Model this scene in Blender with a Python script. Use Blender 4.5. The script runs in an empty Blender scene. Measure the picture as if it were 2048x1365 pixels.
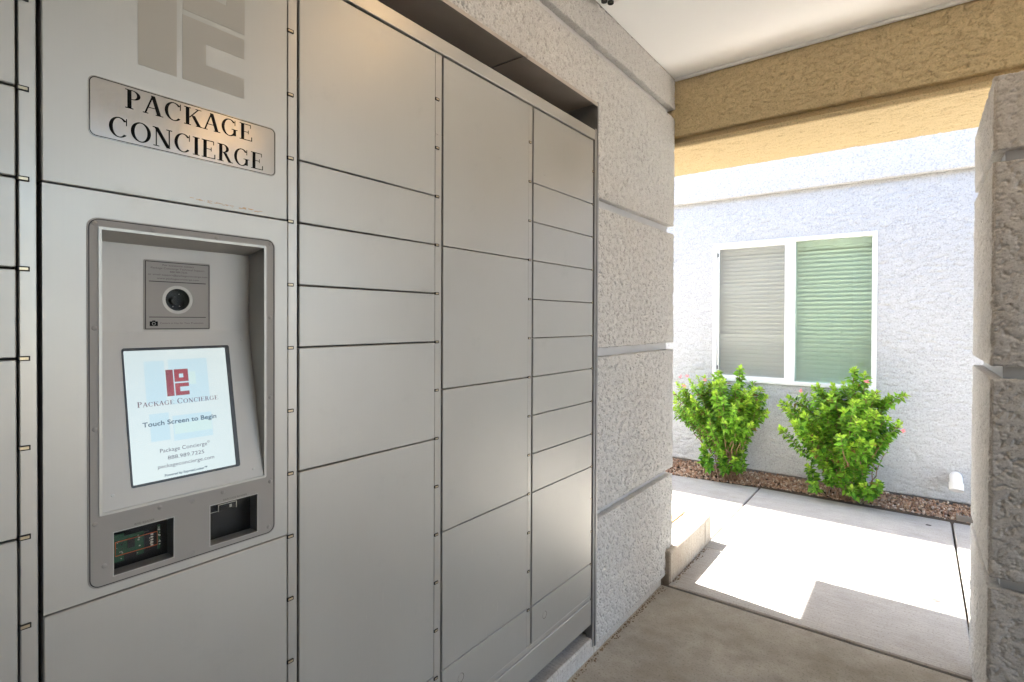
import bpy, math, random
import numpy as np
from mathutils import Vector, Matrix, Quaternion
from mathutils.geometry import tessellate_polygon

random.seed(7)
rng = np.random.default_rng(11)
SC = bpy.context.scene
COL = SC.collection
R = math.radians

# ------------------------------------------------------------------ camera
CAM = Vector((1.10, 0.0, 1.435))
yaw, pit, rol = R(37.257), R(0.5316), R(0.2282)
F0 = Vector((-math.sin(yaw), math.cos(yaw), 0)); R0 = Vector((math.cos(yaw), math.sin(yaw), 0)); U0 = Vector((0, 0, 1))
FW = F0 * math.cos(pit) - U0 * math.sin(pit)
UP = U0 * math.cos(pit) + F0 * math.sin(pit)
RT = R0 * math.cos(rol) + UP * math.sin(rol)
UP = UP * math.cos(rol) - R0 * math.sin(rol)
cd = bpy.data.cameras.new('camera')
cam = bpy.data.objects.new('camera', cd); COL.objects.link(cam)
cam.matrix_world = Matrix(((RT.x, UP.x, -FW.x, CAM.x), (RT.y, UP.y, -FW.y, CAM.y), (RT.z, UP.z, -FW.z, CAM.z), (0, 0, 0, 1)))
cd.sensor_width = 36.0
cd.lens = 1067.97 / 2048 * 36.0
cd.shift_y = -(682.5 - 652.13) / 2048
cd.clip_start = 0.02
cd.clip_end = 600
SC.camera = cam

# ------------------------------------------------------------------ sky, sun, exposure
SUN = Vector((-0.66, 0.058, 1.0)).normalized()          # towards the sun
W = bpy.data.worlds.new('World'); SC.world = W; W.use_nodes = True
wn = W.node_tree.nodes; wl = W.node_tree.links
bg = wn['Background']; bg.inputs['Strength'].default_value = 0.12
sky = wn.new('ShaderNodeTexSky'); sky.sky_type = 'NISHITA'; sky.sun_disc = False
sky.sun_elevation = math.asin(SUN.z); sky.sun_rotation = math.atan2(SUN.x, SUN.y)
sky.air_density = 1.0; sky.dust_density = 1.5; sky.ozone_density = 1.0
wl.new(sky.outputs[0], bg.inputs['Color'])
sd = bpy.data.lights.new('sun', 'SUN'); sd.energy = 4.6; sd.angle = R(0.55); sd.color = (1.0, 0.965, 0.91)
sun = bpy.data.objects.new('sun', sd); COL.objects.link(sun)
sun.rotation_euler = (-SUN).to_track_quat('-Z', 'Y').to_euler()
sun.location = (-6, 3, 12)
SC.view_settings.view_transform = 'Standard'; SC.view_settings.look = 'None'
SC.view_settings.gamma = 1.0; SC.view_settings.use_curve_mapping = False
SC.view_settings.exposure = 3.3
SC.cycles.max_bounces = 9; SC.cycles.diffuse_bounces = 6; SC.cycles.glossy_bounces = 3
SC.cycles.transparent_max_bounces = 12; SC.cycles.transmission_bounces = 6
SC.cycles.sample_clamp_indirect = 12; SC.cycles.caustics_reflective = False; SC.cycles.caustics_refractive = False
SC.cycles.use_denoising = True; SC.cycles.use_light_tree = False
SC.cycles.use_adaptive_sampling = True; SC.cycles.adaptive_threshold = 0.02

# ------------------------------------------------------------------ materials
MAT = {}
class NT:
    def __init__(s, name):
        s.m = bpy.data.materials.new(name); s.m.use_nodes = True
        s.n = s.m.node_tree.nodes; s.l = s.m.node_tree.links
        s.b = s.n['Principled BSDF']; s.out = s.n['Material Output']
        MAT[name] = s.m
    def new(s, t, **k):
        nd = s.n.new(t)
        for a, v in k.items(): setattr(nd, a, v)
        return nd
    def pos(s): return s.new('ShaderNodeNewGeometry').outputs['Position']
    def mapv(s, scale, rot=(0, 0, 0)):
        mp = s.new('ShaderNodeMapping'); mp.inputs['Scale'].default_value = scale; mp.inputs['Rotation'].default_value = rot
        s.l.new(s.pos(), mp.inputs['Vector']); return mp.outputs[0]
    def noise(s, scale, detail=4, rough=.55, vec=None, dist=0):
        t = s.new('ShaderNodeTexNoise'); t.inputs['Scale'].default_value = scale; t.inputs['Detail'].default_value = detail
        t.inputs['Roughness'].default_value = rough; t.inputs['Distortion'].default_value = dist
        s.l.new(vec if vec is not None else s.pos(), t.inputs['Vector']); return t.outputs['Fac']
    def ramp(s, fac, stops):
        r = s.new('ShaderNodeValToRGB'); e = r.color_ramp.elements
        while len(e) < len(stops): e.new(0.5)
        for el, (p, c) in zip(e, stops):
            el.position = p; el.color = (c, c, c, 1) if isinstance(c, (int, float)) else (*c, 1)
        s.l.new(fac, r.inputs['Fac']); return r.outputs['Color']
    def mix(s, fac, a, b, blend='MIX'):
        m = s.new('ShaderNodeMix'); m.data_type = 'RGBA'; m.blend_type = blend
        if hasattr(fac, 'type') and not isinstance(fac, (int, float)): s.l.new(fac, m.inputs[0])
        else: m.inputs[0].default_value = fac
        for v, i in ((a, 6), (b, 7)):
            if isinstance(v, tuple): m.inputs[i].default_value = (*v, 1)
            else: s.l.new(v, m.inputs[i])
        return m.outputs[2]
    def math(s, op, a, b=0.0):
        m = s.new('ShaderNodeMath', operation=op)
        for v, i in ((a, 0), (b, 1)):
            if isinstance(v, (int, float)): m.inputs[i].default_value = v
            else: s.l.new(v, m.inputs[i])
        return m.outputs[0]
    def bump(s, h, strength=.3, dist=.002):
        b = s.new('ShaderNodeBump'); b.inputs['Strength'].default_value = strength; b.inputs['Distance'].default_value = dist
        s.l.new(h, b.inputs['Height']); s.l.new(b.outputs[0], s.b.inputs['Normal'])
    def color(s, c):
        if isinstance(c, tuple): s.b.inputs['Base Color'].default_value = (*c, 1)
        else: s.l.new(c, s.b.inputs['Base Color'])
    def rough(s, r):
        if isinstance(r, (int, float)): s.b.inputs['Roughness'].default_value = r
        else: s.l.new(r, s.b.inputs['Roughness'])
    def metal(s, v): s.b.inputs['Metallic'].default_value = v
    def spec(s, v): s.b.inputs['Specular IOR Level'].default_value = v

def mul(c, k): return tuple(x * k for x in c)

def stucco_mat(name, c, var=.10, fine=190):
    t = NT(name)
    big = t.noise(1.7, 3, .6)
    mid = t.noise(14, 2, .6)
    f = t.math('ADD', t.math('MULTIPLY', big, .6), t.math('MULTIPLY', mid, .4))
    col = t.mix(f, mul(c, 1 - var), mul(c, 1 + var))
    gr = t.ramp(t.noise(fine, 1, .6), [(.30, .74), (.44, .97), (.60, 1.0), (.74, 1.16)])
    t.color(t.mix(1.0, col, gr, 'MULTIPLY'))
    t.rough(.95); t.spec(.15)
stucco_mat('stucco_grey', (.55, .54, .52))
stucco_mat('stucco_far', (.475, .487, .497), .06, 95)
stucco_mat('stucco_tan', (.61, .485, .285), .10, 150)
stucco_mat('stucco_trim', (.52, .515, .505), .06, 95)
def plain(name, c, rough=.6, metal=0.0, var=.06, scale=9, bumps=0.0, spec=.4):
    t = NT(name)
    t.color(t.mix(t.noise(scale, 3, .6), mul(c, 1 - var), mul(c, 1 + var)) if var > .03 else c)
    t.rough(rough); t.metal(metal); t.spec(spec)
    if bumps: t.bump(t.noise(180, 2, .5), bumps, .001)
    return t
plain('reglet', (.56, .56, .56), .55, var=.12)
plain('reglet_beige', (.50, .45, .38), .6, var=.12)
plain('ceiling_plaster', (.90, .905, .90), .9, var=.03, scale=2, bumps=.12)
plain('white_vinyl', (.82, .82, .80), .4, var=.02)
plain('white_pvc', (.80, .80, .78), .35, var=.05)
plain('pipe_inside', (.30, .20, .12), .8)
plain('dark_gap', (.012, .012, .012), .7)
plain('black_plastic', (.016, .015, .014), .35)
plain('rubber', (.03, .03, .03), .7)
plain('zinc_tab', (.42, .36, .25), .32, metal=.85, var=.15, scale=60)
plain('flash_metal', (.30, .30, .295), .45, metal=.45, var=.16, scale=7)
plain('head_metal', (.42, .37, .32), .5, metal=.2, var=.16, scale=7)
plain('bezel_film', (.26, .245, .23), .5, var=.03, spec=.3)
plain('film_line', (.02, .018, .016), .5)
plain('ink', (.008, .008, .008), .8, spec=.04)
plain('ink_soft', (.09, .08, .07), .5)
plain('logo_film', (.345, .325, .285), .45, var=.03)
plain('interior_paint', (.45, .44, .40), .9)
plain('blind_vinyl', (.85, .86, .82), .5, var=.02)
plain('foundation', (.22, .20, .18), .9, var=.25)
plain('joint_dirt', (.075, .055, .038), .95, var=.5, scale=40, bumps=.6)
plain('grit_soil', (.20, .14, .085), .95, var=.4, scale=50)
plain('pcb', (.018, .075, .035), .45, var=.4, scale=120)
plain('chip', (.010, .010, .010), .4)
plain('solder', (.55, .53, .46), .35, metal=.8)
plain('orange_loop', (.62, .13, .03), .5)
plain('dull_tan', (.42, .25, .12), .95, var=.2)
plain('bark', (.23, .14, .085), .9, var=.3, scale=70)
plain('flower_pink', (.70, .25, .27), .7, var=.2)
plain('iron', (.26, .22, .18), .6, metal=.2, var=.3, scale=30)
plain('gum', (.07, .06, .055), .8)
plain('dark_roof', (.35, .33, .30), .9)

# galvannealed satin locker steel with wear
def locker_mat(name, c, metal=.48, rough=.40, plate=False):
    t = NT(name)
    cloud = t.noise(3.2, 4, .62)
    brush = t.noise(1, 1, .5, vec=t.mapv((60, 260, 5)))
    base = t.mix(cloud, mul(c, .93), mul(c, 1.07))
    base = t.mix(t.math('MULTIPLY', brush, .10), base, mul(c, 1.25))
    # dull smudges
    sm = t.ramp(t.noise(7.5, 4, .7), [(.60, 0.0), (.80, 1.0)])
    base = t.mix(t.math('MULTIPLY', sm, .22), base, mul(c, .74))
    # fine slanted scratches, more of them lower down
    sc = t.ramp(t.noise(1, 1, .5, vec=t.mapv((30, 420, 15), (R(38), 0, 0)), dist=.2), [(.735, 0.0), (.76, 1.0)])
    patch = t.ramp(t.noise(2.6, 1, .5), [(.5, 0.0), (.62, 1.0)])
    low = t.new('ShaderNodeSeparateXYZ'); t.l.new(t.pos(), low.inputs[0])
    lowf = t.ramp(low.outputs['Z'], [(0.35, 1.0), (1.0, 0.10)])
    sf = t.math('MULTIPLY', t.math('MULTIPLY', sc, patch), lowf)
    base = t.mix(t.math('MULTIPLY', sf, .55), base, (.62, .60, .56))
    t.color(base); t.metal(metal); t.spec(.45)
    rr = t.math('ADD', t.math('MULTIPLY', cloud, .20), rough - .08)
    t.rough(t.math('ADD', rr, t.math('MULTIPLY', sm, .08)))
    t.bump(t.noise(700, 0, .5), .04, .0005)
locker_mat('locker_steel', (.392, .387, .362))
locker_mat('locker_post', (.41, .40, .37), rough=.35)
locker_mat('recess_steel', (.39, .378, .352), metal=.25, rough=.5)
locker_mat('plate_vinyl', (.38, .36, .325), metal=.45, rough=.105)
MAT['plate_vinyl'].node_tree.nodes['Bump'].inputs['Strength'].default_value = .06
MAT['plate_vinyl'].node_tree.nodes['Bump'].inputs['Distance'].default_value = .0016

def concrete(name, c, c2, stain, st_lo, st_hi, broom=0.0, streak=.13):
    t = NT(name)
    a = t.noise(1.9, 4, .62); b = t.noise(11, 4, .6); g = t.noise(110, 2, .7)
    f = t.math('ADD', t.math('MULTIPLY', a, .55), t.math('MULTIPLY', b, .45))
    col = t.mix(t.ramp(f, [(.33, 0.0), (.67, 1.0)]), c, c2)
    st = t.ramp(t.noise(2.7, 4, .65, dist=.6), [(st_lo, 0.0), (st_hi, 1.0)])
    col = t.mix(t.math('MULTIPLY', st, .6), col, stain)
    col = t.mix(t.math('MULTIPLY', t.ramp(g, [(.30, 1.0), (.46, 0.0)]), .55), col, mul(stain, .6))
    col = t.mix(1.0, col, t.ramp(t.noise(1, 2, .6, vec=t.mapv((7, 120, 7))), [(.25, 1 - streak), (.75, 1 + streak)]), 'MULTIPLY')
    t.color(col); t.rough(.88); t.spec(.3)
    h = g
    if broom: h = t.math('ADD', t.math('MULTIPLY', g, .5), t.math('MULTIPLY', t.noise(1, 1, .5, vec=t.mapv((9, 200, 9))), broom))
    t.bump(h, .5, .003)
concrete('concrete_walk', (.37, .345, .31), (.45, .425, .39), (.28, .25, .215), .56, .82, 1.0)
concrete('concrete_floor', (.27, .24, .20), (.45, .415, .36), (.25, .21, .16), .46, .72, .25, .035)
concrete('concrete_step', (.40, .355, .30), (.48, .435, .37), (.27, .20, .14), .5, .75)
concrete('concrete_pad', (.46, .44, .41), (.56, .54, .51), (.33, .27, .21), .55, .8)
concrete('desert_ground', (.33, .27, .21), (.42, .36, .29), (.26, .20, .14), .5, .75)

t = NT('gravel_stone')
ri = t.new('ShaderNodeNewGeometry').outputs['Random Per Island']
t.color(t.ramp(ri, [(0.0, (.15, .085, .055)), (.25, (.33, .19, .12)), (.5, (.42, .29, .20)), (.72, (.25, .16, .11)), (.9, (.50, .39, .30)), (1.0, (.58, .50, .42))]))
t.rough(.85); t.bump(t.noise(260, 2, .5), .4, .001)

t = NT('leaf')
at = t.new('ShaderNodeVertexColor', layer_name='Col').outputs['Color']
ri = t.new('ShaderNodeNewGeometry').outputs['Random Per Island']
lc = t.mix(1.0, at, t.ramp(ri, [(0, .75), (1, 1.2)]), 'MULTIPLY')
t.color(lc); t.rough(.42); t.spec(.35)
tr = t.new('ShaderNodeBsdfTranslucent'); t.l.new(lc, tr.inputs['Color'])
ms = t.new('ShaderNodeMixShader'); ms.inputs[0].default_value = .40
t.l.new(t.b.outputs[0], ms.inputs[1]); t.l.new(tr.outputs[0], ms.inputs[2]); t.l.new(ms.outputs[0], t.out.inputs['Surface'])

def glassy(name, tint, refl=.05, rough=.0, haze=0.0, hazec=(.4, .4, .4)):
    t = NT(name)
    tp = t.new('ShaderNodeBsdfTransparent'); tp.inputs[0].default_value = (*tint, 1)
    gl = t.new('ShaderNodeBsdfGlossy'); gl.inputs['Roughness'].default_value = rough; gl.inputs['Color'].default_value = (.95, 1, .97, 1)
    fr = t.new('ShaderNodeLayerWeight'); fr.inputs['Blend'].default_value = .5
    m1 = t.new('ShaderNodeMixShader'); t.l.new(t.math('ADD', t.math('MULTIPLY', t.math('POWER', fr.outputs['Facing'], 5.0), .9), refl), m1.inputs[0])
    t.l.new(tp.outputs[0], m1.inputs[1]); t.l.new(gl.outputs[0], m1.inputs[2])
    last = m1.outputs[0]
    if haze:
        df = t.new('ShaderNodeBsdfDiffuse'); df.inputs[0].default_value = (*hazec, 1)
        m2 = t.new('ShaderNodeMixShader'); m2.inputs[0].default_value = haze
        t.l.new(last, m2.inputs[1]); t.l.new(df.outputs[0], m2.inputs[2]); last = m2.outputs[0]
    t.l.new(last, t.out.inputs['Surface'])
glassy('window_glass', (.87, .940, .905), .06)
glassy('clear_glass', (.94, .955, .94), .05)
glassy('reader_glass', (.92, .92, .92), .010)
glassy('lens_clear', (.70, .70, .72), .002)
t = NT('insect_screen')
tp = t.new('ShaderNodeBsdfTransparent'); df = t.new('ShaderNodeBsdfDiffuse'); df.inputs[0].default_value = (.38, .385, .39, 1)
m2 = t.new('ShaderNodeMixShader'); m2.inputs[0].default_value = .28
t.l.new(tp.outputs[0], m2.inputs[1]); t.l.new(df.outputs[0], m2.inputs[2]); t.l.new(m2.outputs[0], t.out.inputs['Surface'])

def emis(name, c, s=.2, mixnoise=None):
    t = NT(name)
    t.color((.01, .01, .01)); t.rough(.25)
    t.b.inputs['Emission Strength'].default_value = s
    if mixnoise:
        t.l.new(t.mix(t.noise(mixnoise[1], 1, .4), c, mixnoise[0]), t.b.inputs['Emission Color'])
    else: t.b.inputs['Emission Color'].default_value = (*c, 1)
SE = .082
emis('screen_white', (.72, .86, .88), SE, ((.84, .93, .88), 4.5))
emis('screen_blue', (.62, .83, .90), SE)
emis('screen_pale', (.70, .90, .86), SE)
emis('screen_red', (.12, .004, .008), SE, ((.62, .03, .03), 26))
emis('screen_maroon', (.16, .06, .08), SE)
emis('screen_slate', (.055, .11, .15), SE)
emis('screen_text', (.06, .045, .06), SE)
emis('lamp_warm', (1.0, .62, .28), 10.0)

# ------------------------------------------------------------------ object helpers
WL = {}                                                    # world location of every object (no rotations on roots)
def tag(o, label=None, cat=None, group=None, kind=None):
    if label: o['label'] = label
    if cat: o['category'] = cat
    if group: o['group'] = group
    if kind: o['kind'] = kind
    return o
def empty(name, loc, label=None, cat=None, group=None):
    o = bpy.data.objects.new(name, None); COL.objects.link(o); o.location = loc; o.empty_display_size = .1
    WL[o] = Vector(loc); return tag(o, label, cat, group)
def place(o, loc, parent=None):
    loc = Vector(loc); COL.objects.link(o); WL[o] = loc
    if parent is not None:
        o.parent = parent; o.location = loc - WL[parent]
    else: o.location = loc
    return o
def mesh_from(name, V, Fc, mats, idx=None, smooth=False):
    me = bpy.data.meshes.new(name)
    me.from_pydata([tuple(v) for v in V], [], [tuple(f) for f in Fc])
    for m in (mats if isinstance(mats, (list, tuple)) else [mats]): me.materials.append(MAT[m])
    if idx is not None: me.polygons.foreach_set('material_index', idx)
    if smooth: me.polygons.foreach_set('use_smooth', [True] * len(me.polygons))
    me.update(); return me
def add(name, V, Fc, mat, parent=None, idx=None, smooth=False, base=False):
    """link V/Fc (world coordinates) as one object whose origin sits at its own centre (or base)"""
    A = np.array([tuple(v) for v in V], float)
    lo, hi = A.min(0), A.max(0); c = (lo + hi) / 2
    if base: c[2] = lo[2]
    me = mesh_from(name, A - c, Fc, mat, idx, smooth)
    return place(bpy.data.objects.new(name, me), c, parent)
def cbox(x0, x1, y0, y1, z0, z1, b=.0):
    """box with chamfered edges; returns V, F"""
    if b <= 0:
        V = [(x, y, z) for x in (x0, x1) for y in (y0, y1) for z in (z0, z1)]
        return V, [(0, 1, 3, 2), (4, 6, 7, 5), (0, 4, 5, 1), (2, 3, 7, 6), (0, 2, 6, 4), (1, 5, 7, 3)]
    b = min(b, (x1 - x0) * .45, (y1 - y0) * .45, (z1 - z0) * .45)
    lo, hi = (x0, y0, z0), (x1, y1, z1)
    V = []; ix = {}
    for sx in (0, 1):
        for sy in (0, 1):
            for sz in (0, 1):
                s = (sx, sy, sz)
                for a in range(3):
                    p = [(hi[k] - b if s[k] else lo[k] + b) for k in range(3)]
                    p[a] = hi[a] if s[a] else lo[a]
                    ix[s + (a,)] = len(V); V.append(tuple(p))
    Fc = []
    for a in range(3):
        u, v = [k for k in range(3) if k != a]
        for s in (0, 1):
            q = []
            for su, sv in ((0, 0), (1, 0), (1, 1), (0, 1)):
                k = [0, 0, 0]; k[a] = s; k[u] = su; k[v] = sv; q.append(ix[tuple(k) + (a,)])
            Fc.append(q)
    for a in range(3):                                     # edges along axis a
        u, v = [k for k in range(3) if k != a]
        for su in (0, 1):
            for sv in (0, 1):
                k0 = [0, 0, 0]; k1 = [0, 0, 0]; k0[u] = k1[u] = su; k0[v] = k1[v] = sv; k1[a] = 1
                Fc.append([ix[tuple(k0) + (u,)], ix[tuple(k1) + (u,)], ix[tuple(k1) + (v,)], ix[tuple(k0) + (v,)]])
    for sx in (0, 1):
        for sy in (0, 1):
            for sz in (0, 1): Fc.append([ix[(sx, sy, sz, a)] for a in range(3)])
    return orient(V, Fc)
def orient(V, Fc):
    c = Vector(np.mean(np.array(V), axis=0)); out = []
    for f in Fc:
        p = [Vector(V[i]) for i in f]; n = (p[1] - p[0]).cross(p[2] - p[0]); m = sum(p, Vector()) / len(p)
        out.append(list(reversed(f)) if n.dot(m - c) < 0 else list(f))
    return V, out
def box(name, x0, x1, y0, y1, z0, z1, mat, parent=None, b=.0, base=False):
    V, Fc = cbox(x0, x1, y0, y1, z0, z1, b)
    if b <= 0: V, Fc = orient(V, Fc)
    return add(name, V, Fc, mat, parent, base=base)
class MB:
    def __init__(s): s.V = []; s.F = []; s.I = []
    def put(s, V, Fc, i=0):
        o = len(s.V); s.V += [tuple(v) for v in V]; s.F += [[a + o for a in f] for f in Fc]; s.I += [i] * len(Fc); return s
    def box(s, *a, b=0.0, i=0):
        V, Fc = cbox(*a, b)
        if b <= 0: V, Fc = orient(V, Fc)
        return s.put(V, Fc, i)
    def build(s, name, mat, parent=None, smooth=False, base=False): return add(name, s.V, s.F, mat, parent, s.I, smooth, base)
def tube(pts, rad, n=8, caps=True):
    """swept tube along points; rad a number or list"""
    V = []; Fc = []; P = [Vector(p) for p in pts]
    rad = [rad] * len(P) if isinstance(rad, (int, float)) else rad
    prev = None
    for i, p in enumerate(P):
        d = (P[min(i + 1, len(P) - 1)] - P[max(i - 1, 0)]).normalized()
        if prev is None: x = d.orthogonal().normalized()
        else: x = (prev - d * prev.dot(d)).normalized()
        prev = x; y = d.cross(x)
        for k in range(n):
            a = 2 * math.pi * k / n; V.append(p + (x * math.cos(a) + y * math.sin(a)) * rad[i])
        if i:
            for k in range(n):
                a, b = (i - 1) * n + k, (i - 1) * n + (k + 1) % n
                Fc.append((a, b, b + n, a + n))
    if caps: Fc += [tuple(range(n - 1, -1, -1)), tuple(range((len(P) - 1) * n, len(P) * n))]
    return V, Fc
def rrect(y0, y1, z0, z1, r, n=6):
    out = []
    for cy, cz, a0 in ((y1 - r, z1 - r, 0), (y0 + r, z1 - r, 90), (y0 + r, z0 + r, 180), (y1 - r, z0 + r, 270)):
        for k in range(n + 1):
            a = R(a0 + 90 * k / n); out.append((cy + r * math.cos(a), cz + r * math.sin(a)))
    return out
def rect(y0, y1, z0, z1): return [(y0, z0), (y1, z0), (y1, z1), (y0, z1)]
def circ(cy, cz, r, n=40): return [(cy + r * math.cos(2 * math.pi * k / n), cz + r * math.sin(2 * math.pi * k / n)) for k in range(n)]
def face_map(x=0.0): return lambda u, v, o=0.0: Vector((x + o, u, v))
def plate(mb, outer, holes, fm, o0, o1, i=0):
    """flat plate with holes: front at offset o1, back at o0"""
    loops = [outer] + list(holes)
    tri = tessellate_polygon([[Vector((u, v, 0)) for u, v in lp] for lp in loops])
    pts = [p for lp in loops for p in lp]; n = len(pts)
    V = [fm(u, v, o1) for u, v in pts] + [fm(u, v, o0) for u, v in pts]
    Fc = []; nrm = (fm(1, 0, 0) - fm(0, 0, 0)).cross(fm(0, 1, 0) - fm(0, 0, 0))
    for a, b, c in tri:
        d = (V[b] - V[a]).cross(V[c] - V[a])
        Fc.append((a, b, c) if d.dot(nrm) > 0 else (c, b, a))
    k = 0
    for li, lp in enumerate(loops):
        m = len(lp)
        area = sum(lp[q][0] * lp[(q + 1) % m][1] - lp[(q + 1) % m][0] * lp[q][1] for q in range(m))
        rev = (area < 0) ^ (li > 0)
        for q in range(m):
            a, b = k + q, k + (q + 1) % m
            Fc.append((a, a + n, b + n, b) if not rev else (b, b + n, a + n, a))
        k += m
    mb.put(V, Fc, i)

# sans lettering from the built-in font, as flat mesh
_tx = {}
def sans_polys(s):
    if s in _tx: return _tx[s]
    cu = bpy.data.curves.new('t', 'FONT'); cu.body = s; cu.resolution_u = 3
    ob = bpy.data.objects.new('t', cu); COL.objects.link(ob)
    dg = bpy.context.evaluated_depsgraph_get(); me = bpy.data.meshes.new_from_object(ob.evaluated_get(dg))
    V = np.array([v.co[:2] for v in me.vertices]); Fc = [list(p.vertices) for p in me.polygons]
    bpy.data.objects.remove(ob); bpy.data.curves.remove(cu); bpy.data.meshes.remove(me)
    _tx[s] = (V, Fc); return V, Fc
def sans(mb, s, u0, u1, base, fm, off, i=0, cap=None, bold=0.0):
    V, Fc = sans_polys(s)
    x0, x1 = V[:, 0].min(), V[:, 0].max(); k = (u1 - u0) / (x1 - x0)
    kv = k if cap is None else cap / .73
    reps = [(0, 0)] if not bold else [(0, 0), (bold, 0), (0, bold), (bold, bold)]
    for j, (du, dv) in enumerate(reps):
        mb.put([fm(u0 + (x - x0) * k + du, base + y * kv + dv, off + j * .00002) for x, y in V], Fc, i)
# hand-drawn roman capitals
def ring(cx, cy, rx, ry, ix, iy, a0, a1, n=22):
    out = []
    for k in range(n):
        a, b = R(a0 + (a1 - a0) * k / n), R(a0 + (a1 - a0) * (k + 1) / n)
        out.append([(cx + rx * math.cos(a), cy + ry * math.sin(a)), (cx + rx * math.cos(b), cy + ry * math.sin(b)),
                    (cx + ix * math.cos(b), cy + iy * math.sin(b)), (cx + ix * math.cos(a), cy + iy * math.sin(a))])
    return out
def q(x0, y0, x1, y1): return [(x0, y0), (x1, y0), (x1, y1), (x0, y1)]
def dg(x0, y0, x1, y1, w): return [(x0, y0), (x0 + w, y0), (x1 + w, y1), (x1, y1)]
S = .046
ST = [q(.115, 0, .28, 1), q(.03, 0, .355, S), q(.03, 1 - S, .355, 1)]
GL = {
 'P': (.70, ST[:2] + [q(.03, 1 - S, .32, 1)] + ring(.31, .745, .33, .255, .185, .215, -90, 90, 14) + [q(.2, .49, .31, .53)]),
 'R': (.84, ST[:2] + [q(.03, 1 - S, .32, 1)] + ring(.31, .755, .31, .245, .165, .205, -90, 90, 14) + [q(.2, .51, .31, .55), dg(.60, 0, .32, .52, .17), q(.6, 0, .84, S)]),
 'A': (.86, [dg(.06, 0, .375, 1, .075), dg(.60, 0, .335, 1.02, .175), q(.22, .33, .6, .375), q(0, 0, .23, S), q(.53, 0, .86, S)]),
 'C': (.82, ring(.43, .5, .40, .515, .25, .465, 42, 318, 30) + [q(.70, .68, .74, 1.0), q(.70, .64, .735, .82)]),
 'G': (.90, ring(.43, .5, .40, .515, .25, .465, 42, 325, 30) + [q(.70, .68, .74, 1.0), q(.64, .06, .78, .42), q(.54, .41, .86, .45)]),
 'K': (.88, ST + [dg(.24, .42, .66, .98, .07), dg(.66, 0, .36, .58, .18), q(.56, 1 - S, .84, 1), q(.58, 0, .90, S)]),
 'E': (.76, [q(.115, 0, .28, 1), q(.03, 0, .68, S), q(.03, 1 - S, .64, 1), q(.60, .78, .64, 1), q(.26, .49, .5, .53), q(.48, .4, .52, .63), q(.66, 0, .71, .26)]),
 'O': (.92, ring(.46, .5, .42, .515, .265, .465, 0, 360, 36)),
 'N': (.90, [q(.13, 0, .185, 1), dg(.60, 0, .06, 1, .19), q(.70, 0, .755, 1), q(.03, 0, .29, S), q(0, 1 - S, .22, 1), q(.59, 1 - S, .86, 1)]),
 'I': (.40, ST),
}
def roman(mb, words, u0, u1, base, cap, fm, off, small=1.0, i=0):
    """words in capitals; small < 1 gives small capitals after each first letter"""
    lay = []; x = 0
    for wd in words:
        for j, ch in enumerate(wd):
            s = 1.0 if j == 0 else small; adv, pl = GL[ch]
            lay.append((x, s, pl)); x += adv * s + .03
        x += .38
    x -= .45; k = (u1 - u0) / x; n = 0
    for x0, s, pl in lay:
        for poly in pl:
            n += 1
            mb.put([fm(u0 + (x0 + px * s) * k, base + py * s * cap, off + (n % 9) * .00002) for px, py in poly], [list(range(len(poly)))], i)

# ------------------------------------------------------------------ stucco heightfields
NTILE = 1024; TS = .003
def band(wx, wy, seed, rel=.45):
    r = np.random.default_rng(seed); f = np.fft.rfft2(r.standard_normal((NTILE, NTILE)))
    ky = np.fft.fftfreq(NTILE)[:, None] / TS * wy; kx = np.fft.rfftfreq(NTILE)[None, :] / TS * wx
    k = np.sqrt(kx * kx + ky * ky)
    g = np.exp(-((k - 1) / rel) ** 2); a = np.fft.irfft2(f * g, s=(NTILE, NTILE)); return a / a.std()
def sstep(a, lo, hi):
    t = np.clip((a - lo) / (hi - lo), 0, 1); return t * t * (3 - 2 * t)
def lace(wx, wy, seed):
    a = band(wx, wy, seed); b = band(wx * .45, wy * .45, seed + 1); c = band(wx * 2.2, wy * 2.2, seed + 2)
    return sstep(a + .35 * b, -.75, .25) * .75 + .10 * b + .12 * c
def dash(wl, seed, st=1.15):
    a = band(wl * st, wl, seed, .6); m = band(wl * 1.6 * st, wl * 1.6, seed + 1); b = band(wl * .5, wl * .5, seed + 2); c = band(wl * 4, wl * 4, seed + 3)
    line = np.exp(-(a / .42) ** 2) * sstep(m, -.45, .35)
    return .95 - line * .95 + .07 * b + .10 * c
H_NEAR = dash(.024, 3)
H_FAR = dash(.030, 9, 2.8)
H_TAN = dash(.019, 15, 2.2)
def sampleh(H, u, v):
    x = u / TS; y = v / TS; xi = np.floor(x).astype(int); yi = np.floor(y).astype(int); fx = x - xi; fy = y - yi
    g = lambda a, b: H[b % NTILE, a % NTILE]
    return (g(xi, yi) * (1 - fx) + g(xi + 1, yi) * fx) * (1 - fy) + (g(xi, yi + 1) * (1 - fx) + g(xi + 1, yi + 1) * fx) * fy
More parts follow.
